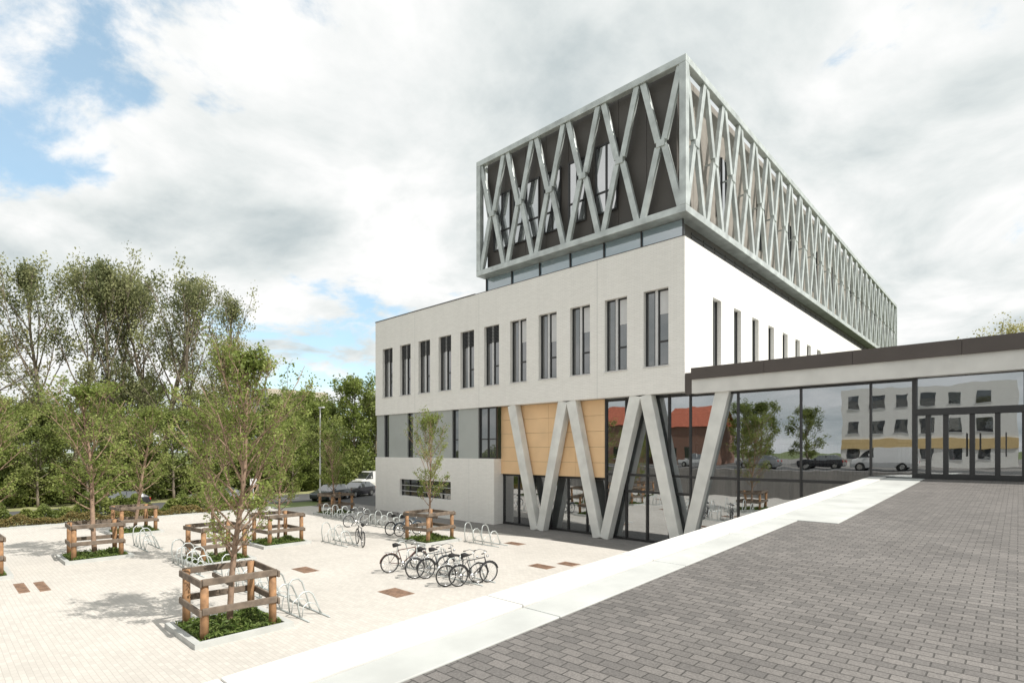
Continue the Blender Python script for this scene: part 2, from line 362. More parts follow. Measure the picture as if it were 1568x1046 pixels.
for i,x in enumerate(wx):
    y=YF+.27
    G.box(x-ww,x+ww,y,y+.02,z0,z1)
    for a,b in ((x-ww,x-ww+.06),(x+ww-.06,x+ww),(x-.18,x-.12),(x+.02,x+.08)): F.box(a,b,y-.05,y-.002,z0,z1)
    Bl.box(x-.12,x+.02,y-.09,y-.002,z0,z1)
    for a,b in ((z0,z0+.07),(z1-.07,z1)): F.box(x-ww+.06,x-.18,y-.05,y-.002,a,b); F.box(x+.08,x+ww-.06,y-.05,y-.002,a,b)
    F.box(x+.08,x+ww-.06,y-.048,y-.002,z0+1.15,z0+1.23)
    W.box(x-ww-.02,x+ww+.02,YF-.05,YF+.2,z0-.05,z0-.002)
    if i<5:
        d=rnd.uniform(.3,1.6); Bl.box(x+.10,x+ww-.08,y-.012,y-.004,z1-.08-d,z1-.08)
    else:
        for k in range(11): Lv.box(x-ww+.07,x+ww-.07,y-.12,y-.07,z1-1.0+k*.09,z1-.955+k*.09)
for y in wy:
    x=XC-.27
    G.box(x-.02,x,y-.55,y+.55,z0,z1)
    for a,b in ((y-.55,y-.48),(y+.48,y+.55),(y-.04,y+.04)): F.box(x+.002,x+.05,a,b,z0,z1)
    Bl.box(x+.004,x+.012,y-.46,y-.05,z0+.2,z1)
    W.box(XC-.2,XC+.04,y-.57,y+.57,z0-.05,z0-.002)
P=Acc(); px=[XL,-36.0,-35.35,-33.0,-32.35,-28.0,-27.35,-25.45,-23.9]
for i in range(0,8,1):
    a,b=px[i],px[i+1]
    if i in (1,3,5,7):
        G.box(a,b,YF+.30,YF+.32,4.1,7.35)
        F.box(a,a+.06,YF+.22,YF+.298,4.1,7.35);F.box(b-.06,b,YF+.22,YF+.298,4.1,7.35);F.box(a+.06,b-.06,YF+.24,YF+.298,5.3,5.37)
        F.box(a+.06,b-.06,YF+.24,YF+.298,4.1,4.17);F.box(a+.06,b-.06,YF+.24,YF+.298,7.27,7.35)
        if i==7: F.box((a+b)/2-.04,(a+b)/2+.04,YF+.24,YF+.297,4.17,7.27)
    else:
        n=max(1,round((b-a)/1.6)); w=(b-a)/n
        for k in range(n): P.box(a+k*w+.008,a+(k+1)*w-.008,YF+.12,YF+.3,4.1,7.35)
P.obj('grey_panels',M['greypan'],B)
G.box(-33.8,-28,YF+.27,YF+.29,1.28,2.5)
for k in range(7): F.box(-33.8+k*.94,-33.8+k*.94+.06,YF+.2,YF+.268,1.28,2.5)
for k in range(2): W.box(-33.74,-28.2,YF+.12,YF+.16,1.62+k*.42,1.66+k*.42)
O=Acc(); ox=np.linspace(-23.9,-16.2,5); oz=[3.15,3.95,4.8,5.65,6.5,7.35]
for i in range(4):
    for k in range(5): O.box(ox[i]+.006,ox[i+1]-.006,24.72,24.84,oz[k]+.006,oz[k+1]-.006)
O.obj('orange_panels',M['orange'],B)
F.box(-23.9,-16.2,24.85,24.9,3.15,7.35)
GC=Acc()
GC.box(-23.9,-16.2,24.98,25.0,0.05,3.15); GC.box(-16.2,-11.3,24.78,24.80,0.05,7.35)
for x in (-23.86,-22.6,-21.35,-20.1,-18.8,-17.5,-16.2): F.box(x-.04,x+.04,24.9,24.978,0,3.12)
F.box(-23.9,-16.2,24.88,24.97,3.02,3.148); F.box(-23.9,-16.2,24.88,24.96,.0,.12)
for x in (-16.12,-14.9,-13.7,-12.5,-11.36): F.box(x-.04,x+.04,24.68,24.778,0,7.34)
for z in (.0,2.45,3.3,7.2): F.box(-16.15,-11.36,24.7,24.77,z,z+.12)
S=Acc(); S.box(-23.9,XC-.36,YF+.36,40,7.36,7.6); S.obj('soffit',M['soffit'],B)
A=Acc(); A.box(-11.0,16,23.98,24.9,7.22,7.86); A.obj('wing_white_fascia',M['concrete'],B)
A=Acc()
x=-11.0
while x<16: A.box(x,min(x+3.2,16.1)-.012,23.88,24.9,7.862,8.38); x+=3.2
A.box(-11.38,-11.0,24.1,25,7.22,8.2); A.obj('wing_brown_fascia',M['brownfas'],B)
A=Acc(); A.box(XC+.01,16.05,24.9,46,8.0,8.3); A.box(15.8,16.04,24.9,46,0,7.99); A.box(XC+.01,15.8,45.7,45.98,0,7.99); A.obj('wing_roof',M['concrete2'],B)
A=Acc(); A.box(XC+.01,15.7,24.9,45,7.4,7.5); A.obj('wing_ceiling',M['soffit'],B)
GC.box(-11.28,-2.75,24.40,24.42,.05,7.22)
for x in (-11.25,-9.05,-6.52,-4.1): F.box(x-.035,x+.035,24.32,24.398,0,7.2)
F.box(-11.2,-2.8,24.34,24.396,7.12,7.215); F.box(-11.2,-2.8,24.34,24.396,3.3,3.42)
F.box(-2.82,-2.68,24.25,24.398,0,7.21)
GC.box(-2.68,15.8,24.40,24.42,6.1,7.2); GC.box(-2.68,15.8,24.40,24.42,3.6,5.85)
F.box(-2.68,15.8,24.2,24.44,5.86,6.09)
for x in (-2.36,-1.87,-1.16,-.51,.15,.8,2.4,4.2,6,8,10,12,14): F.box(x-.07,x+.07,24.26,24.398,3.6,5.858)
for x in (0.15,2.9,6,9,12): F.box(x-.03,x+.03,24.32,24.398,6.092,7.2)
F.box(-2.68,15.8,24.28,24.396,3.6,3.78)
for x in (-1.3,-.95,-.3): F.tube([(x,24.2,4.4),(x,24.2,5.2)],.018,6); F.box(x-.01,x+.01,24.2,24.27,4.5,4.53); F.box(x-.01,x+.01,24.2,24.27,5.08,5.11)
T=Acc(); T.box(-25.2,-11.75,24.75,24.8,14.2,15.7); 
T.obj('blue_glass_band',M['blueglass'],B)
for i in range(7): F.box(-25.2+i*2.24-.03,-25.2+i*2.24+.03,24.66,24.748,14.2,15.68)
T=Acc(); T.box(-12.02,-11.97,24.81,83.5,14.2,15.7); T.obj('side_band',M['brown'],B)
T=Acc()
for i in range(40):
    for k in range(4): T.box(-11.96,-11.93,26+i*1.42,26+i*1.42+1.2,14.75+k*.2,14.86+k*.2)
T.obj('side_louvres',M['frame'],B)
G.obj('upper_windows',M['wglass'],B); W.obj('sills',M['whiteframe'],B); Lv.obj('window_louvres',M['frame'],B); Bl.obj('window_blinds',M['whiteframe'],B)
GC.obj('curtain_wall_glass',M['glass'],B); F.obj('window_frames',M['frame'],B)
A=Acc(); A.box(-23.8,15.7,25.0,45.6,-.1,.03); A.box(-23.8,15.7,28.6,45.6,3.2,3.5); A.box(-2.6,15.7,24.46,28.6,3.2,3.58); A.obj('interior_floors',M['interfl'],B)
A=Acc(); A.box(-23.8,15.7,38.0,38.2,0,7.35); A.box(-23.8,-16.2,28.5,28.7,0,3.2); A.box(-16.3,-16.2,24.95,28.5,0,7.3); A.obj('interior_walls',M['inter'],B)
A=Acc()
for x in (-14,-9,-4,1,6,11): A.box(x,x+.4,30,30.4,0,7.35)
A.box(-9,-6,33,33.2,3.5,6.2); A.box(2,5,34,34.2,3.5,6.2); A.obj('interior_columns',M['interlt'],B)
A=Acc()
for x in np.arange(-11.1,-2.8,.13): A.box(x-.012,x+.012,24.6,24.62,3.45,4.85)
A.box(-11.1,-2.8,24.58,24.64,4.85,4.91); A.box(-11.1,-2.8,24.5,24.9,3.3,3.45); A.obj('interior_railing',M['black'],B)
A=Acc(); yc=24.36
for f,l,r in ((-20.45,-22.75,-18.3),(-16.1,-18.3,-13.75),(-11.6,-13.75,-9.35)):
    A.beam((l+.28,yc,7.34),(f-.22,yc,.0),.62,.5,(0,1,0),w2=.5); A.beam((r-.28,yc-.002,7.34),(f+.22,yc-.002,.0),.62,.496,(0,1,0),w2=.5)
A.obj('v_columns',M['column'],B,bevel=.02)
# upper box
bx0,bx1,by0,by1,bz0,bz1=-25.4,-11.28,23.98,84,15.7,23.0
YC=24.55
A=Acc()
n=8; w=(24.95-12.0)/n
for k in range(n): A.box(-24.95+k*w+.01,-24.95+(k+1)*w-.01,YC,YC+.2,15.9,22.93)
m=int((83.4-YC-.2)/1.5); hh=(83.4-YC-.2)/m
A.box(-24.9,-12.1,YC+.2,83.4,15.95,22.9)
A.obj('box_cladding',M['brown'],B)
A=Acc()
for k in range(m): A.box(-12.1,-11.95,YC+.2+k*hh+.01,YC+.2+(k+1)*hh-.01,15.9,22.93)
A.obj('box_side_cladding',simple('cladding_sunlit_tone',(.29,.265,.235),.55,var=.12),B)  # sunlight on this side is put into a lighter cladding colour
A=Acc(); A.box(-25.2,-11.4,24.2,83.8,15.72,15.88); A.obj('box_slabs',M['steel'],B)
A=Acc(); Fw=Acc()
for a,b,c,d in ((-24.3,-22.9,17.2,20.6),(-22.6,-20.6,17.2,20.6),(-20.2,-19.0,17.2,20.6),(-18.4,-17.3,17.2,20.6),(-16.6,-15.3,17.2,20.8)):
    A.box(a,b,YC-.04,YC-.005,c,d)
    for x in (a,(a+b)/2,b): Fw.box(x-.04,x+.04,YC-.1,YC-.042,c-.05,d+.05)
    for z in (c,c+1.1,d): Fw.box(a+.04,b-.04,YC-.09,YC-.043,z-.04,z+.04)
for i in range(9):
    y=29+i*6.2; A.box(-11.945,-11.91,y,y+1.3,17.2,20.6)
    for q in (y,y+.65,y+1.3): Fw.box(-11.905,-11.86,q-.04,q+.04,17.2,20.6)
A.obj('box_windows',darkglass('box_window_glass',(.09,.10,.11),.6),B); Fw.obj('box_window_frames',M['frame'],B)
A=Acc(); t=.34
for z in (bz0+t/2,bz1-t/2):
    A.box(bx0,bx1,by0,by0+t,z-t/2,z+t/2); A.box(bx1-t,bx1,by0+t,by1-t,z-t/2,z+t/2); A.box(bx0,bx0+t,by0+t,by1-t,z-t/2,z+t/2); A.box(bx0,bx1,by1-t,by1,z-t/2,z+t/2)
for (x,y) in ((bx0,by0),(bx1-t,by0),(bx1-t,by1-t),(bx0,by1-t)): A.box(x,x+t,y,y+t,bz0+t,bz1-t)
A.obj('lattice_frame',M['steel'],B,bevel=.02)
A=Acc(); zm=(bz0+bz1)/2; 
nx=6; w=(bx1-bx0-t)/nx
def xbrace(P,nrm,bw):
    for (u0,z_0,u1,z_1,off) in ((0,bz0+t,.5-.075,zm-.14,0),(1,bz0+t,.5+.075,zm-.14,.02),(0,bz1-t,.5-.075,zm+.14,.02),(1,bz1-t,.5+.075,zm+.14,0)):
        a=P(u0+(.075 if u0==0 else -.075),z_0,off); b=P(u1,z_1,off); A.beam(a,b,bw,.2,nrm)
    A.beam(P(.5,zm-.17,-.01),P(.5,zm+.17,-.01),.44,.26,nrm)
for i in range(nx):
    x0=bx0+t/2+i*w
    xbrace(lambda u,z,o: (x0+u*w,by0+.16+o,z),(0,1,0),.31)
ny=26; w2=(by1-by0-t)/ny
for i in range(ny):
    y0=by0+t/2+i*w2
    xbrace(lambda u,z,o: (bx1-.16-o,y0+u*w2,z),(1,0,0),.30)
    xbrace(lambda u,z,o: (bx0+.16+o,y0+u*w2,z),(1,0,0),.30)
A.obj('lattice_diagonals',M['steel'],B,bevel=.015)
A=Acc()
for i in range(nx+1):
    for z in (bz0+.15,zm,bz1-.15):
        if z==zm and i==nx: continue
        x=bx0+t/2+(i+(.5 if z==zm else 0))*w; A.box(x-.04,x+.04,by0+.3,YC,z-.04,z+.04)
for i in range(ny):
    y=by0+t/2+(i+.5)*w2; A.box(-11.95,bx1-.29,y-.04,y+.04,zm-.04,zm+.04)
A.obj('lattice_brackets',M['steel'],B)

# ------------------------------------------------------------------ tree planters, stakes
pl=[('A',-15.07,5.4,0,7.7,.4,1.0),('B',-22.0,17.5,1,6.9,1.2,.85),('C',-29.2,5.0,1,8.0,2.2,1.25),('D',-36.4,8.0,1,7.5,.3,1.2),('E',-24.6,8.3,1,6.6,4.0,1.0),('F',-26.9,11.9,1,6.4,5.1,1.0),('G',-27.6,1.0,0,7.2,1.5,1.0),('H',-36.3,20.3,1,6.5,2.6,1.0)]
def planter_meshes():
    h=1.17; K=Acc(); w=.16
    K.box(-h,h,-h,-h+w,-.05,.13); K.box(-h,h,h-w,h,-.05,.13); K.box(-h,-h+w,-h+w,h-w,-.05,.13); K.box(h-w,h,-h+w,h-w,-.05,.13)
    k=K.mesh('planter_kerb',M['concrete2'])
    S=Acc(); S.box(-h+w,h-w,-h+w,h-w,-.05,.06); s=S.mesh('planter_soil',M['soil'])
    q=.80; W=Acc(); W2=Acc()
    for x in (-q,q):
        for y in (-q,q): W.tube([(x,y,0),(x+.01,y,.8),(x,y,1.5)],[.095,.093,.09],12)
    for z in (1.40,.70):   # half-round boards nailed to the posts
        W2.beam((-q-.16,-q-.11,z),(q+.14,-q-.115,z+.03),.17,.06,(0,1,0)); W2.beam((-q-.12,q+.11,z+.02),(q+.16,q+.11,z),.17,.06,(0,1,0))
        W2.beam((-q-.11,-q-.075,z+.05),(-q-.11,q+.075,z+.03),.17,.06,(1,0,0)); W2.beam((q+.11,-q-.08,z+.06),(q+.11,q+.075,z+.05),.17,.06,(1,0,0))
    W2.box(-q,q,-.20,-.14,1.22,1.34)
    a=W.mesh('stake_posts',M['wood'],True); b=W2.mesh('stake_rails',M['woodgrey'])
    rng=np.random.default_rng(4); n=3600
    P=np.column_stack([rng.uniform(-.98,.98,n),rng.uniform(-.98,.98,n),.06+rng.uniform(0,.2,n)])
    P[:,2]*=.7+.5*np.sin(P[:,0]*4)*np.cos(P[:,1]*5)
    P[:,2]=np.maximum(P[:,2],.065)
    g=leafcloud('planter_grass',P,.14,rng,M['grassbl'],None,aspect=.3)
    return (('kerb',k),('soil',s),('plants',g)),(('stake_posts',a),('stake_rails',b))
PA,PB=planter_meshes()
for nm,x,y,ti,h,rz,wd in pl:
    e=empty('tree_planter',(x,y,0))
    for n_,me in PA: o=bpy.data.objects.new(n_,me); COL.objects.link(o); o.parent=e
    e=empty('tree_stake_frame',(x,y,0),(rz%.1)-.05)
    for n_,me in PB:
        o=bpy.data.objects.new(n_,me); COL.objects.link(o); o.parent=e
        if n_=='stake_rails': bv=o.modifiers.new('b','BEVEL'); bv.width=.02; bv.segments=2
    put_tree('young_tree',YT[ti],x,y,h,rz,wide=wd)

# ------------------------------------------------------------------ bike racks and bikes
def rack_mesh(n):
    A=Acc(); 
    A.box(0,n*.62,-.02,.02,.0,.04); A.box(0,n*.62,.58,.62,.0,.04)
    for i in range(n):
        x=.1+i*.62; hi=.95 if i%2==0 else .70
        pts=[(x,0,.03),(x,-.06,hi*.55),(x,-.02,hi*.9),(x,.08,hi),(x,.25,hi),(x,.36,hi*.88),(x,.5,hi*.45),(x,.6,.03)]
        A.tube(pts,.024,7)
        A.tube([(x+.1,0,.03),(x+.1,.05,.33),(x+.1,.18,.42),(x+.1,.4,.35),(x+.1,.6,.03)],.014,5)
    return A.mesh('rack',M['steel'],True)
RK={n:rack_mesh(n) for n in (4,6,8)}
def rack(x,y,n,rz=0):
    o=bpy.data.objects.new('bike_rack',RK[n]); o.location=(x,y,0); o.rotation_euler[2]=rz; COL.objects.link(o)
rack(-16.4,7.0,4); rack(-20.5,7.1,6); rack(-25.4,6.9,6)
rack(-31.5,6.9,4); rack(-25.9,13.7,4)
rack(-18.3,12.9,8)
for i in range(2): rack(-35.0+i*5.1,18.6,8)
rack(-20.6,18.6,4)
def bike_mesh(col):
    A=Acc(); r=.34; wb=1.08
    f=simple('bike_paint',col,.35,var=.05)
    for y in (0,wb):
        A.ring((0,y,r),r-.02,.022,n=28,m=6,mi=1); A.ring((0,y,r),r-.045,.010,n=28,m=5,mi=2)
        for k in range(14):
            t=2*math.pi*k/14; A.tube([(0,y,r),(0,y+math.cos(t)*(r-.05),r+math.sin(t)*(r-.05))],.0035,3,2,cap=False)
        A.tube([(-.05,y,r),(.05,y,r)],.022,6,2)
        pts=[(0,y+math.cos(t)*(r+.02),r+math.sin(t)*(r+.02)) for t in np.linspace(R_(15),R_(175),10)]; A.tube(pts,.018,4,0)
    bb=(0,.46,.29); st=(0,.30,.78); hd=(0,.93,.83); hd2=(0,.96,.68)
    for a,b,t in ((bb,st,.017),(st,hd,.016),(bb,hd2,.019),(hd,hd2,.02),(hd2,(0,wb,r),.015),(bb,(0,0,r),.012),(st,(0,0,r),.011)): A.tube([a,b],t,6,0)
    A.tube([st,(0,.265,.93)],.013,6,2); A.tube([hd,(0,.90,1.03)],.013,6,2)
    A.tube([(-.28,.74,1.02),(-.24,.86,1.06),(-.1,.92,1.05),(.1,.92,1.05),(.24,.86,1.06),(.28,.74,1.02)],.013,6,2)
    A.tube([(-.28,.74,1.02),(-.28,.66,1.01)],.018,6,1); A.tube([(.28,.74,1.02),(.28,.66,1.01)],.018,6,1)
    A.tube([(0,.10,.96),(0,.2,.975),(0,.3,.965),(0,.4,.955)],[.075,.08,.04,.018],8,1)
    A.disc((.05,.46,.29),.09,.012,axis=0,mi=2); A.tube([(.07,.46,.29),(.07,.50,.13)],.01,5,2); A.box(.06,.15,.47,.54,.11,.13,1)
    A.tube([(-.07,.46,.29),(-.07,.42,.45)],.01,5,2); A.box(-.15,-.06,.38,.45,.44,.46,1)
    for x in (-.06,.06): A.tube([(x,-.18,.72),(x,.28,.74)],.007,4,2); A.tube([(x,-.1,.72),(x*.5,0,r)],.006,4,2)
    A.box(-.06,.06,-.17,-.16,.72,.735,2); A.tube([(0,1.0,.86),(0,1.06,.86)],.04,8,2)
    A.tube([(.02,.44,.3),(.12,.36,.01)],.009,5,2)
    return A.mesh('bicycle',[f,M['rubber'],M['chrome']],True)
BM=[bike_mesh(c) for c in ((.03,.03,.035),(.22,.23,.24),(.10,.04,.03),(.5,.5,.48),(.03,.07,.12))]
bikes=[(-17.35,11.9,-.30,2),(-15.9,12.0,-.34,1),(-15.6,12.25,-.24,0),(-14.2,12.0,-.38,3),(-13.9,12.3,-.28,0),
       (-25.0,17.2,.1,0),(-24.3,17.3,0,4),(-22.9,14.2,1.2,0),(-29.5,17.3,0,1)]
rnd=random.Random(2)
for x,y,rz,k in bikes:
    e=bpy.data.objects.new('bicycle',BM[k]); e.location=(x,y,0.0); e.rotation_euler=(0,rnd.uniform(-.08,.08),rz+rnd.uniform(-.05,.05)); e.scale=(1.08,)*3; COL.objects.link(e)

for x,y,sx,sy in ((-14.8,10.4,.55,.35),(-20.2,10.0,.55,.3),(-24.5,2.2,.9,.14),(-24.3,2.7,.9,.14),(-13.9,16.7,.5,.3),(-13.4,17.8,.4,.3),(-18.3,19.9,.5,.3)):
    A=Acc(); A.box(-sx,sx,-sy,sy,-.01,.006)
    for k in range(7): A.box(-sx+.08,sx-.08,-sy+.03+k*(2*sy-.06)/7,-sy+.03+(k+.5)*(2*sy-.06)/7,.0065,.014)
    A.obj('drain_cover',M['rust'],loc=(x,y,0))

# ------------------------------------------------------------------ cars
def car_mesh(col,kind='car'):
    A=Acc()
    if kind=='car':
        st=[(0,.40,.62,.62,.72),(.12,.22,.72,.74,.84),(.9,.2,.86,.90,.87),(1.25,.2,.90,.95,.88),(1.95,.2,.93,1.40,.88),(2.4,.2,.94,1.46,.88),(3.3,.2,.95,1.43,.88),(3.75,.2,.96,1.22,.87),(4.1,.22,.95,1.0,.84),(4.25,.4,.75,.76,.78)]
        cab=(3,8); wr=.31; wp=(.82,3.4); hw=.86
    else:
        st=[(0,.45,.8,.82,.85),(.15,.3,.98,1.02,.93),(.75,.3,1.15,1.22,.95),(1.55,.3,1.2,1.98,.96),(1.9,.3,1.2,2.1,.97),(2.9,.3,1.2,2.12,.97),(4.6,.3,1.2,2.12,.97),(5.0,.3,1.2,2.05,.96),(5.05,.4,1.1,1.9,.94)]
        cab=(2,4); wr=.34; wp=(.9,4.0); hw=.95
    rings=[]
    for x,zb,zbelt,zt,w in st:
        iw=w*(.80 if zt>zbelt+.1 else .93) if kind=='car' else w*.88
        b=len(A.v); A.v+=[(x,-w*.92,zb),(x,-w,(zb+zbelt)/2),(x,-w*.97,zbelt),(x,-iw,zt),(x,iw,zt),(x,w*.97,zbelt),(x,w,(zb+zbelt)/2),(x,w*.92,zb)]; rings.append(b)
    for i in range(len(rings)-1):
        a,b=rings[i],rings[i+1]
        for k in range(8):
            k2=(k+1)%8; mi=0
            if cab[0]<=i<cab[1]:
                if k in (2,4): mi=1
                if k==3 and (i==cab[0] or (kind=='car' and i>=cab[1]-2)): mi=1
            A.f.append((a+k,b+k,b+k2,a+k2)); A.m.append(mi)
    A.f.append(tuple(rings[0]+k for k in range(8))); A.m.append(0)
    A.f.append(tuple(rings[-1]+k for k in range(8))[::-1]); A.m.append(0)
    for x in wp:
        for s in (-1,1):
            A.disc((x,s*(hw-.06),wr),wr+.05,.16,mi=2); A.disc((x,s*(hw-.02),wr),wr,.16,mi=2); A.disc((x,s*(hw+.065),wr),wr*.6,.02,mi=3)
    L=st[-1][0]
    for s in (-1,1):
        A.box(.03,.16,s*.62-.14,s*.62+.14,.58,.70,3); A.box(L-.12,L+.02,s*.66-.12,s*.66+.12,.70,.88,4)
        A.box(1.5,1.62,s*(hw+.06)-.06,s*(hw+.06)+.06,.95 if kind=='car' else 1.3,1.08 if kind=='car' else 1.5,0)
        if kind=='car': A.beam((2.65,s*.80,.94),(2.65,s*.72,1.44),.06,.05,(0,1,0),0)
    A.box(L-.05,L+.03,-.26,.26,.5,.6,3); A.box(-.03,.05,-.5,.5,.3,.45,2)
    p,nt,b=newmat('car_paint'); b.inputs['Base Color'].default_value=col+(1,); b.inputs['Roughness'].default_value=.3; b.inputs['Coat Weight'].default_value=.8
    return A.mesh('car',[p,M['wglass'],M['rubber'],M['chrome'],simple('tail_lamp',(.4,.02,.02),.3)])
CM=[car_mesh(c) for c in ((.04,.05,.06),(.25,.26,.27),(.6,.6,.6),(.03,.03,.035))]; VM=car_mesh((.7,.7,.7),'van')
def car(m,x,y,rz,z=0,name='parked_car'):
    o=bpy.data.objects.new(name,m); o.location=(x,y,z); o.rotation_euler[2]=rz; COL.objects.link(o)
    bv=o.modifiers.new('b','BEVEL'); bv.width=.04; bv.segments=2
car(CM[0],-46.4,24.0,R_(115)); car(CM[3],-48.5,27.8,R_(110)); car(VM,-58,35.0,R_(100),name='parked_van'); 
car(CM[3],-51.5,8.0,R_(90)); car(CM[1],-51.5,15.0,R_(90))
car(VM,-11.5,-10.5,0,2.755,'parked_van'); car(CM[1],-22,-10.5,0,2.755); car(CM[2],-29,-10.6,0,2.755); car(CM[3],-17,-14.2,0,2.755)

E=empty('street_lamp',(-43.0,22.6,0)); A=Acc(); A.tube([(0,0,0),(0,0,1.2),(0,0,8.2)],[.09,.07,.045],10); A.box(-.1,.6,-.1,.1,8.16,8.26); A.obj('pole_and_head',M['whiteframe'],E)
E=empty('traffic_sign',(-44.2,17.6,0)); A=Acc(); A.tube([(0,0,0),(0,0,2.4)],.03,8,0); A.box(.03,.05,-.25,.25,1.9,2.4,0); A.obj('sign_post_and_plate',M['whiteframe'],E)

# ------------------------------------------------------------------ hedge and shrubs
rng=np.random.default_rng(9)
def vol(n,x0,x1,y0,y1,zf,pw=1):
    x=rng.uniform(x0,x1,n); y=rng.uniform(y0,y1,n); z=np.maximum(.02,zf(x,y))*rng.uniform(0,1,n)**pw; return np.column_stack([x,y,z])
P=vol(26000,-44.4,-43.5,-6,18.5,lambda x,y:.55+.16*np.sin(y*2.1)+.1*np.sin(y*5.3+x),.6)
o=bpy.data.objects.new('hedge',leafcloud('hedge',P,.11,rng,M['leafred'],rng.uniform(0,1,len(P)))); COL.objects.link(o)
P=vol(34000,-48.9,-47.7,-14,19.5,lambda x,y:1.0+.55*np.sin(y*.9)+.35*np.sin(y*2.3+x)+.2*np.sin(y*6),.7)
o=bpy.data.objects.new('roadside_shrubs',leafcloud('roadside_shrubs',P,.17,rng,M['leafgreen'],.5+.3*np.sin(P[:,1]*3)+rng.normal(0,.2,len(P)))); COL.objects.link(o)
hz=lambda x,y: 3.4+1.3*np.sin(y*.55+x*.3)+.9*np.sin(y*1.3-x*.7)+.5*np.sin(y*3.1+x*2)
P=vol(100000,-66,-58.5,-14,52,hz,.7)
S=.5+.25*np.sin(P[:,1]*1.7+P[:,0])+.2*np.sin(P[:,2]*2+P[:,1]*4)+rng.normal(0,.15,len(P))
o=bpy.data.objects.new('shrub_thicket',leafcloud('shrub_thicket',P,.30,rng,M['leafgreen'],S)); COL.objects.link(o)

for i,(x,y,h,k,w) in enumerate(((-84,5.0,20,2,1.0),(-76.3,10.2,26.0,0,.75),(-75.5,14.6,27.0,0,.62),(-71.8,18.0,25.6,1,.85),(-66.5,21.0,24.0,1,.72),(-67,24.6,18.0,2,.7),(-88,-1,19,2,1.1),(-90,-6,22,0,1))):
    put_tree('tall_poplar_tree',BT[k],x,y,h,i*1.3,wide=w)
for i,(x,y,h,k) in enumerate(((-65,28.6,12.0,0),(-76.5,38,14,1),(-69.4,37.9,12,0),(-62.6,37.6,14.8,1),(-62.5,40.6,12.5,0),(-64,33,11,1),(-66,44,12.5,0))):
    put_tree('broadleaf_tree',MT[k],x,y,h,i*1.7)
for i,(x,y,h) in enumerate(((-63.2,6.8,9),(-60,3.2,8.5),(-57.7,9.4,8.2),(-59.6,12.8,8),(-57,15.6,8.8),(-56.8,19,9.2),(-57.5,23.3,9),(-57.5,27.0,8.4),(-59,31,8.2),(-66,-2,9),(-58,6.2,7))):
    put_tree('small_tree',MT[i%2],x,y,h,i*2.1,wide=1.1)
D=empty('distant_trees')
rnd=random.Random(77)
for i in range(26):
    y=-40+i*6.5+rnd.uniform(-2,2); put_tree('crown',MT[i%2],-105+rnd.uniform(-8,8),y,rnd.uniform(12,16),i,wide=1.2,parent=D)
for i,(x,y,h,k) in enumerate(((-3.9,98.7,21,2),(-9,106,20.5,2),(3.5,102,23,2),(9,100,23,2))): put_tree('willow_tree',BT[k],x,y,h,i*2)

def house(name,x0,x1,y0,y1,z0_,h,roof,wall,rmat,gab=3):
    E=empty(name); A=Acc(); A.box(x0,x1,y0,y1,z0_,z0_+h); A.obj('walls',wall,E)
    if gab:
        A=Acc(); ym=(y0+y1)/2; a=z0_+h; o_=.3
        A.poly([(x0-o_,y0-o_,a),(x1+o_,y0-o_,a),(x1+o_,ym,a+gab),(x0-o_,ym,a+gab)]); A.poly([(x0-o_,ym,a+gab),(x1+o_,ym,a+gab),(x1+o_,y1+o_,a),(x0-o_,y1+o_,a)])
        A.poly([(x0,y0,a),(x0,ym,a+gab-.1),(x0,y1,a)]); A.poly([(x1,y0,a),(x1,ym,a+gab-.1),(x1,y1,a)]); A.obj('roof',rmat,E)
    A=Acc(); F_=Acc()
    nf=max(1,int(h//3)); nw=int((x1-x0)//2.4)
    for f in range(nf):
        for k in range(nw):
            xx=x0+.7+k*2.4
            for yy,s in ((y1,1),(y0,-1)):
                A.box(xx,xx+1.2,min(yy,yy+s*.02),max(yy,yy+s*.02),z0_+.9+f*3,z0_+2.4+f*3)
                F_.box(xx-.08,xx+1.28,min(yy,yy+s*.06),max(yy,yy+s*.06),z0_+.82+f*3,z0_+.895+f*3)
    A.obj('windows',M['wglass'],E); F_.obj('sills',M['whiteframe'],E); return E
E=house('white_office_building',-16,0,-42,-28,2.75,9.2,None,M['wall'],None,0)
A=Acc(); A.box(-16,0,-27.99,-27.9,4.8,6.0); A.obj('yellow_band',M['yellow'],E)
house('brick_house',-36,-29,-28,-20,2.75,5.0,1,M['redbrick'],M['tile'],3)
house('brick_house',-47,-39,-28,-20,2.75,5.6,1,M['redbrick'],M['tile'],3)
house('brick_house',-60,-52,-28,-20,2.75,5.2,1,M['beige'],M['tile'],3)
house('apartment_building',-135,-118,50,64,0,18,None,M['beige'],None,0)
for i,(x,y,h) in enumerate(((-22.5,-19,8),(-26.5,-24,8.5),(-19,-25,7.5),(-38,-18.5,7),(-50,-18,8),(3,-24,7))): put_tree('street_tree',MT[i%2],x,y,h,i,z=2.75)

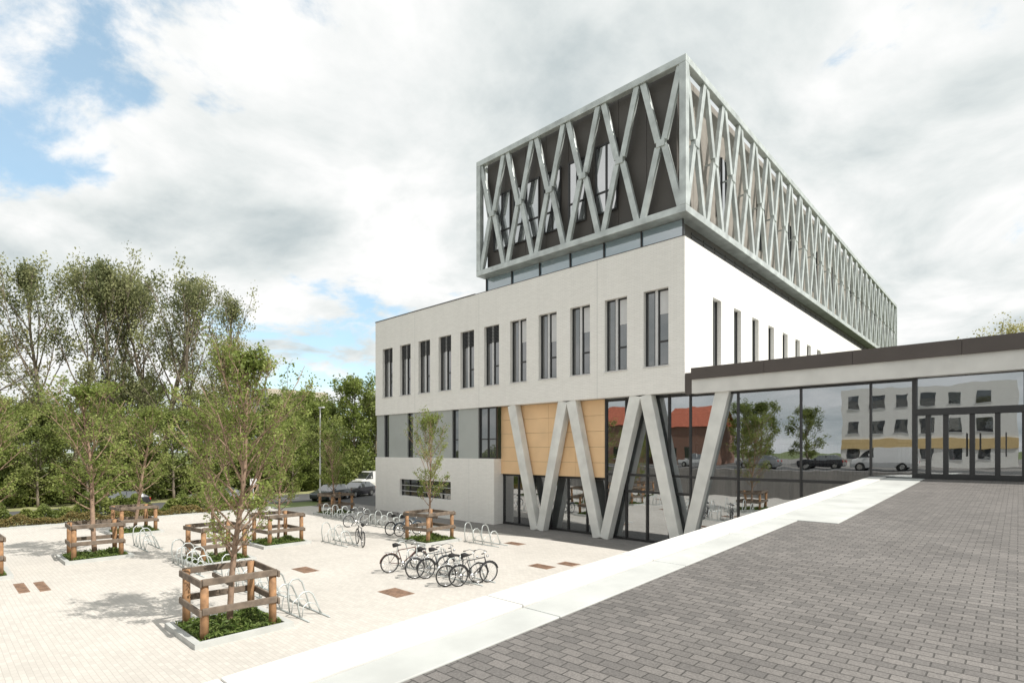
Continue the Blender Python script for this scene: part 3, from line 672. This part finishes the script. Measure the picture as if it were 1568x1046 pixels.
# ------------------------------------------------------------------ world / sun
el=R_(50); saz=Vector((.96,.27,0)).normalized()
sd=Vector((saz.x*math.cos(el),saz.y*math.cos(el),math.sin(el)))
sl=bpy.data.lights.new('sun','SUN'); sl.energy=5.0; sl.angle=R_(.5); sl.color=(1,.955,.89)
so=bpy.data.objects.new('sun',sl); so.rotation_euler=(-sd).to_track_quat('-Z','Y').to_euler(); so.location=(30,30,60); COL.objects.link(so)
w=bpy.data.worlds.new('World'); scene.world=w; w.use_nodes=True; nt=w.node_tree; L=nt.links.new
bg=nt.nodes['Background']; bg.inputs['Strength'].default_value=.15
sky=N(nt,'ShaderNodeTexSky',sky_type='NISHITA'); sky.sun_disc=False; sky.sun_elevation=el; sky.sun_rotation=math.atan2(sd.x,sd.y)
tc=N(nt,'ShaderNodeTexCoord'); sp=N(nt,'ShaderNodeSeparateXYZ'); L(tc.outputs['Generated'],sp.inputs[0])
mxz=N(nt,'ShaderNodeMath',operation='MAXIMUM'); L(sp.outputs[2],mxz.inputs[0]); mxz.inputs[1].default_value=0
az=N(nt,'ShaderNodeMath',operation='ADD'); L(mxz.outputs[0],az.inputs[0]); az.inputs[1].default_value=.26
dx=N(nt,'ShaderNodeMath',operation='DIVIDE'); L(sp.outputs[0],dx.inputs[0]); L(az.outputs[0],dx.inputs[1])
dy=N(nt,'ShaderNodeMath',operation='DIVIDE'); L(sp.outputs[1],dy.inputs[0]); L(az.outputs[0],dy.inputs[1])
cb=N(nt,'ShaderNodeCombineXYZ'); L(dx.outputs[0],cb.inputs[0]); L(dy.outputs[0],cb.inputs[1])
n1=N(nt,'ShaderNodeTexNoise'); n1.inputs['Scale'].default_value=1.8; n1.inputs['Detail'].default_value=11; n1.inputs['Roughness'].default_value=.57; n1.inputs['Distortion'].default_value=.3; L(cb.outputs[0],n1.inputs['Vector'])
cr=N(nt,'ShaderNodeValToRGB'); e=cr.color_ramp.elements
e[0].position=.33; e[0].color=(.54,.605,.62,1); e[1].position=.60; e[1].color=(1,1,.99,1); q=e.new(.46); q.color=(.77,.81,.805,1)
L(n1.outputs['Fac'],cr.inputs[0])
sc=N(nt,'ShaderNodeVectorMath',operation='SCALE'); L(cr.outputs[0],sc.inputs[0]); sc.inputs['Scale'].default_value=6.9
n2=N(nt,'ShaderNodeTexNoise'); n2.inputs['Scale'].default_value=3.0; n2.inputs['Detail'].default_value=11; n2.inputs['Roughness'].default_value=.6; n2.inputs['Distortion'].default_value=.3
mp=N(nt,'ShaderNodeMapping'); mp.inputs['Location'].default_value=(3.1,7.7,0); L(cb.outputs[0],mp.inputs[0]); L(mp.outputs[0],n2.inputs['Vector'])
def blob(c,a,b,amt):
    d=N(nt,'ShaderNodeVectorMath',operation='DOT_PRODUCT'); L(tc.outputs['Generated'],d.inputs[0]); d.inputs[1].default_value=Vector(c).normalized()
    m=N(nt,'ShaderNodeMapRange'); m.interpolation_type='SMOOTHSTEP'; L(d.outputs['Value'],m.inputs[0]); m.inputs[1].default_value=a; m.inputs[2].default_value=b; m.inputs[4].default_value=amt; return m.outputs[0]
s=n2.outputs['Fac']
for c,a,b,amt in (((-.74,.30,.62),.972,.998,.19),((-.885,.07,.455),.985,.999,.22),((-.87,.45,.13),.975,.996,.17)):
    ad=N(nt,'ShaderNodeMath',operation='ADD'); L(s,ad.inputs[0]); L(blob(c,a,b,amt),ad.inputs[1]); s=ad.outputs[0]
bm=N(nt,'ShaderNodeMapRange'); bm.interpolation_type='SMOOTHSTEP'; L(s,bm.inputs[0]); bm.inputs[1].default_value=.605; bm.inputs[2].default_value=.76; bm.inputs[4].default_value=.88
sk=N(nt,'ShaderNodeVectorMath',operation='MULTIPLY_ADD'); L(sky.outputs[0],sk.inputs[0]); sk.inputs[1].default_value=(1.2,1.2,1.1); sk.inputs[2].default_value=(.8,1.4,1.6)
mx=N(nt,'ShaderNodeMix',data_type='RGBA'); L(bm.outputs[0],mx.inputs[0]); L(sc.outputs[0],mx.inputs[6]); L(sk.outputs[0],mx.inputs[7])
L(mx.outputs[2],bg.inputs['Color'])

# ------------------------------------------------------------------ camera
cd=bpy.data.cameras.new('camera'); cam=bpy.data.objects.new('camera',cd); COL.objects.link(cam)
cam.location=(0,0,4.6); cam.rotation_euler=(R_(90),0,math.atan2(.6805,.7325))
cd.sensor_width=36; cd.lens=19.17; cd.shift_y=.1065; cd.clip_end=4000; cd.clip_start=.05
scene.camera=cam
scene.view_settings.view_transform='Standard'
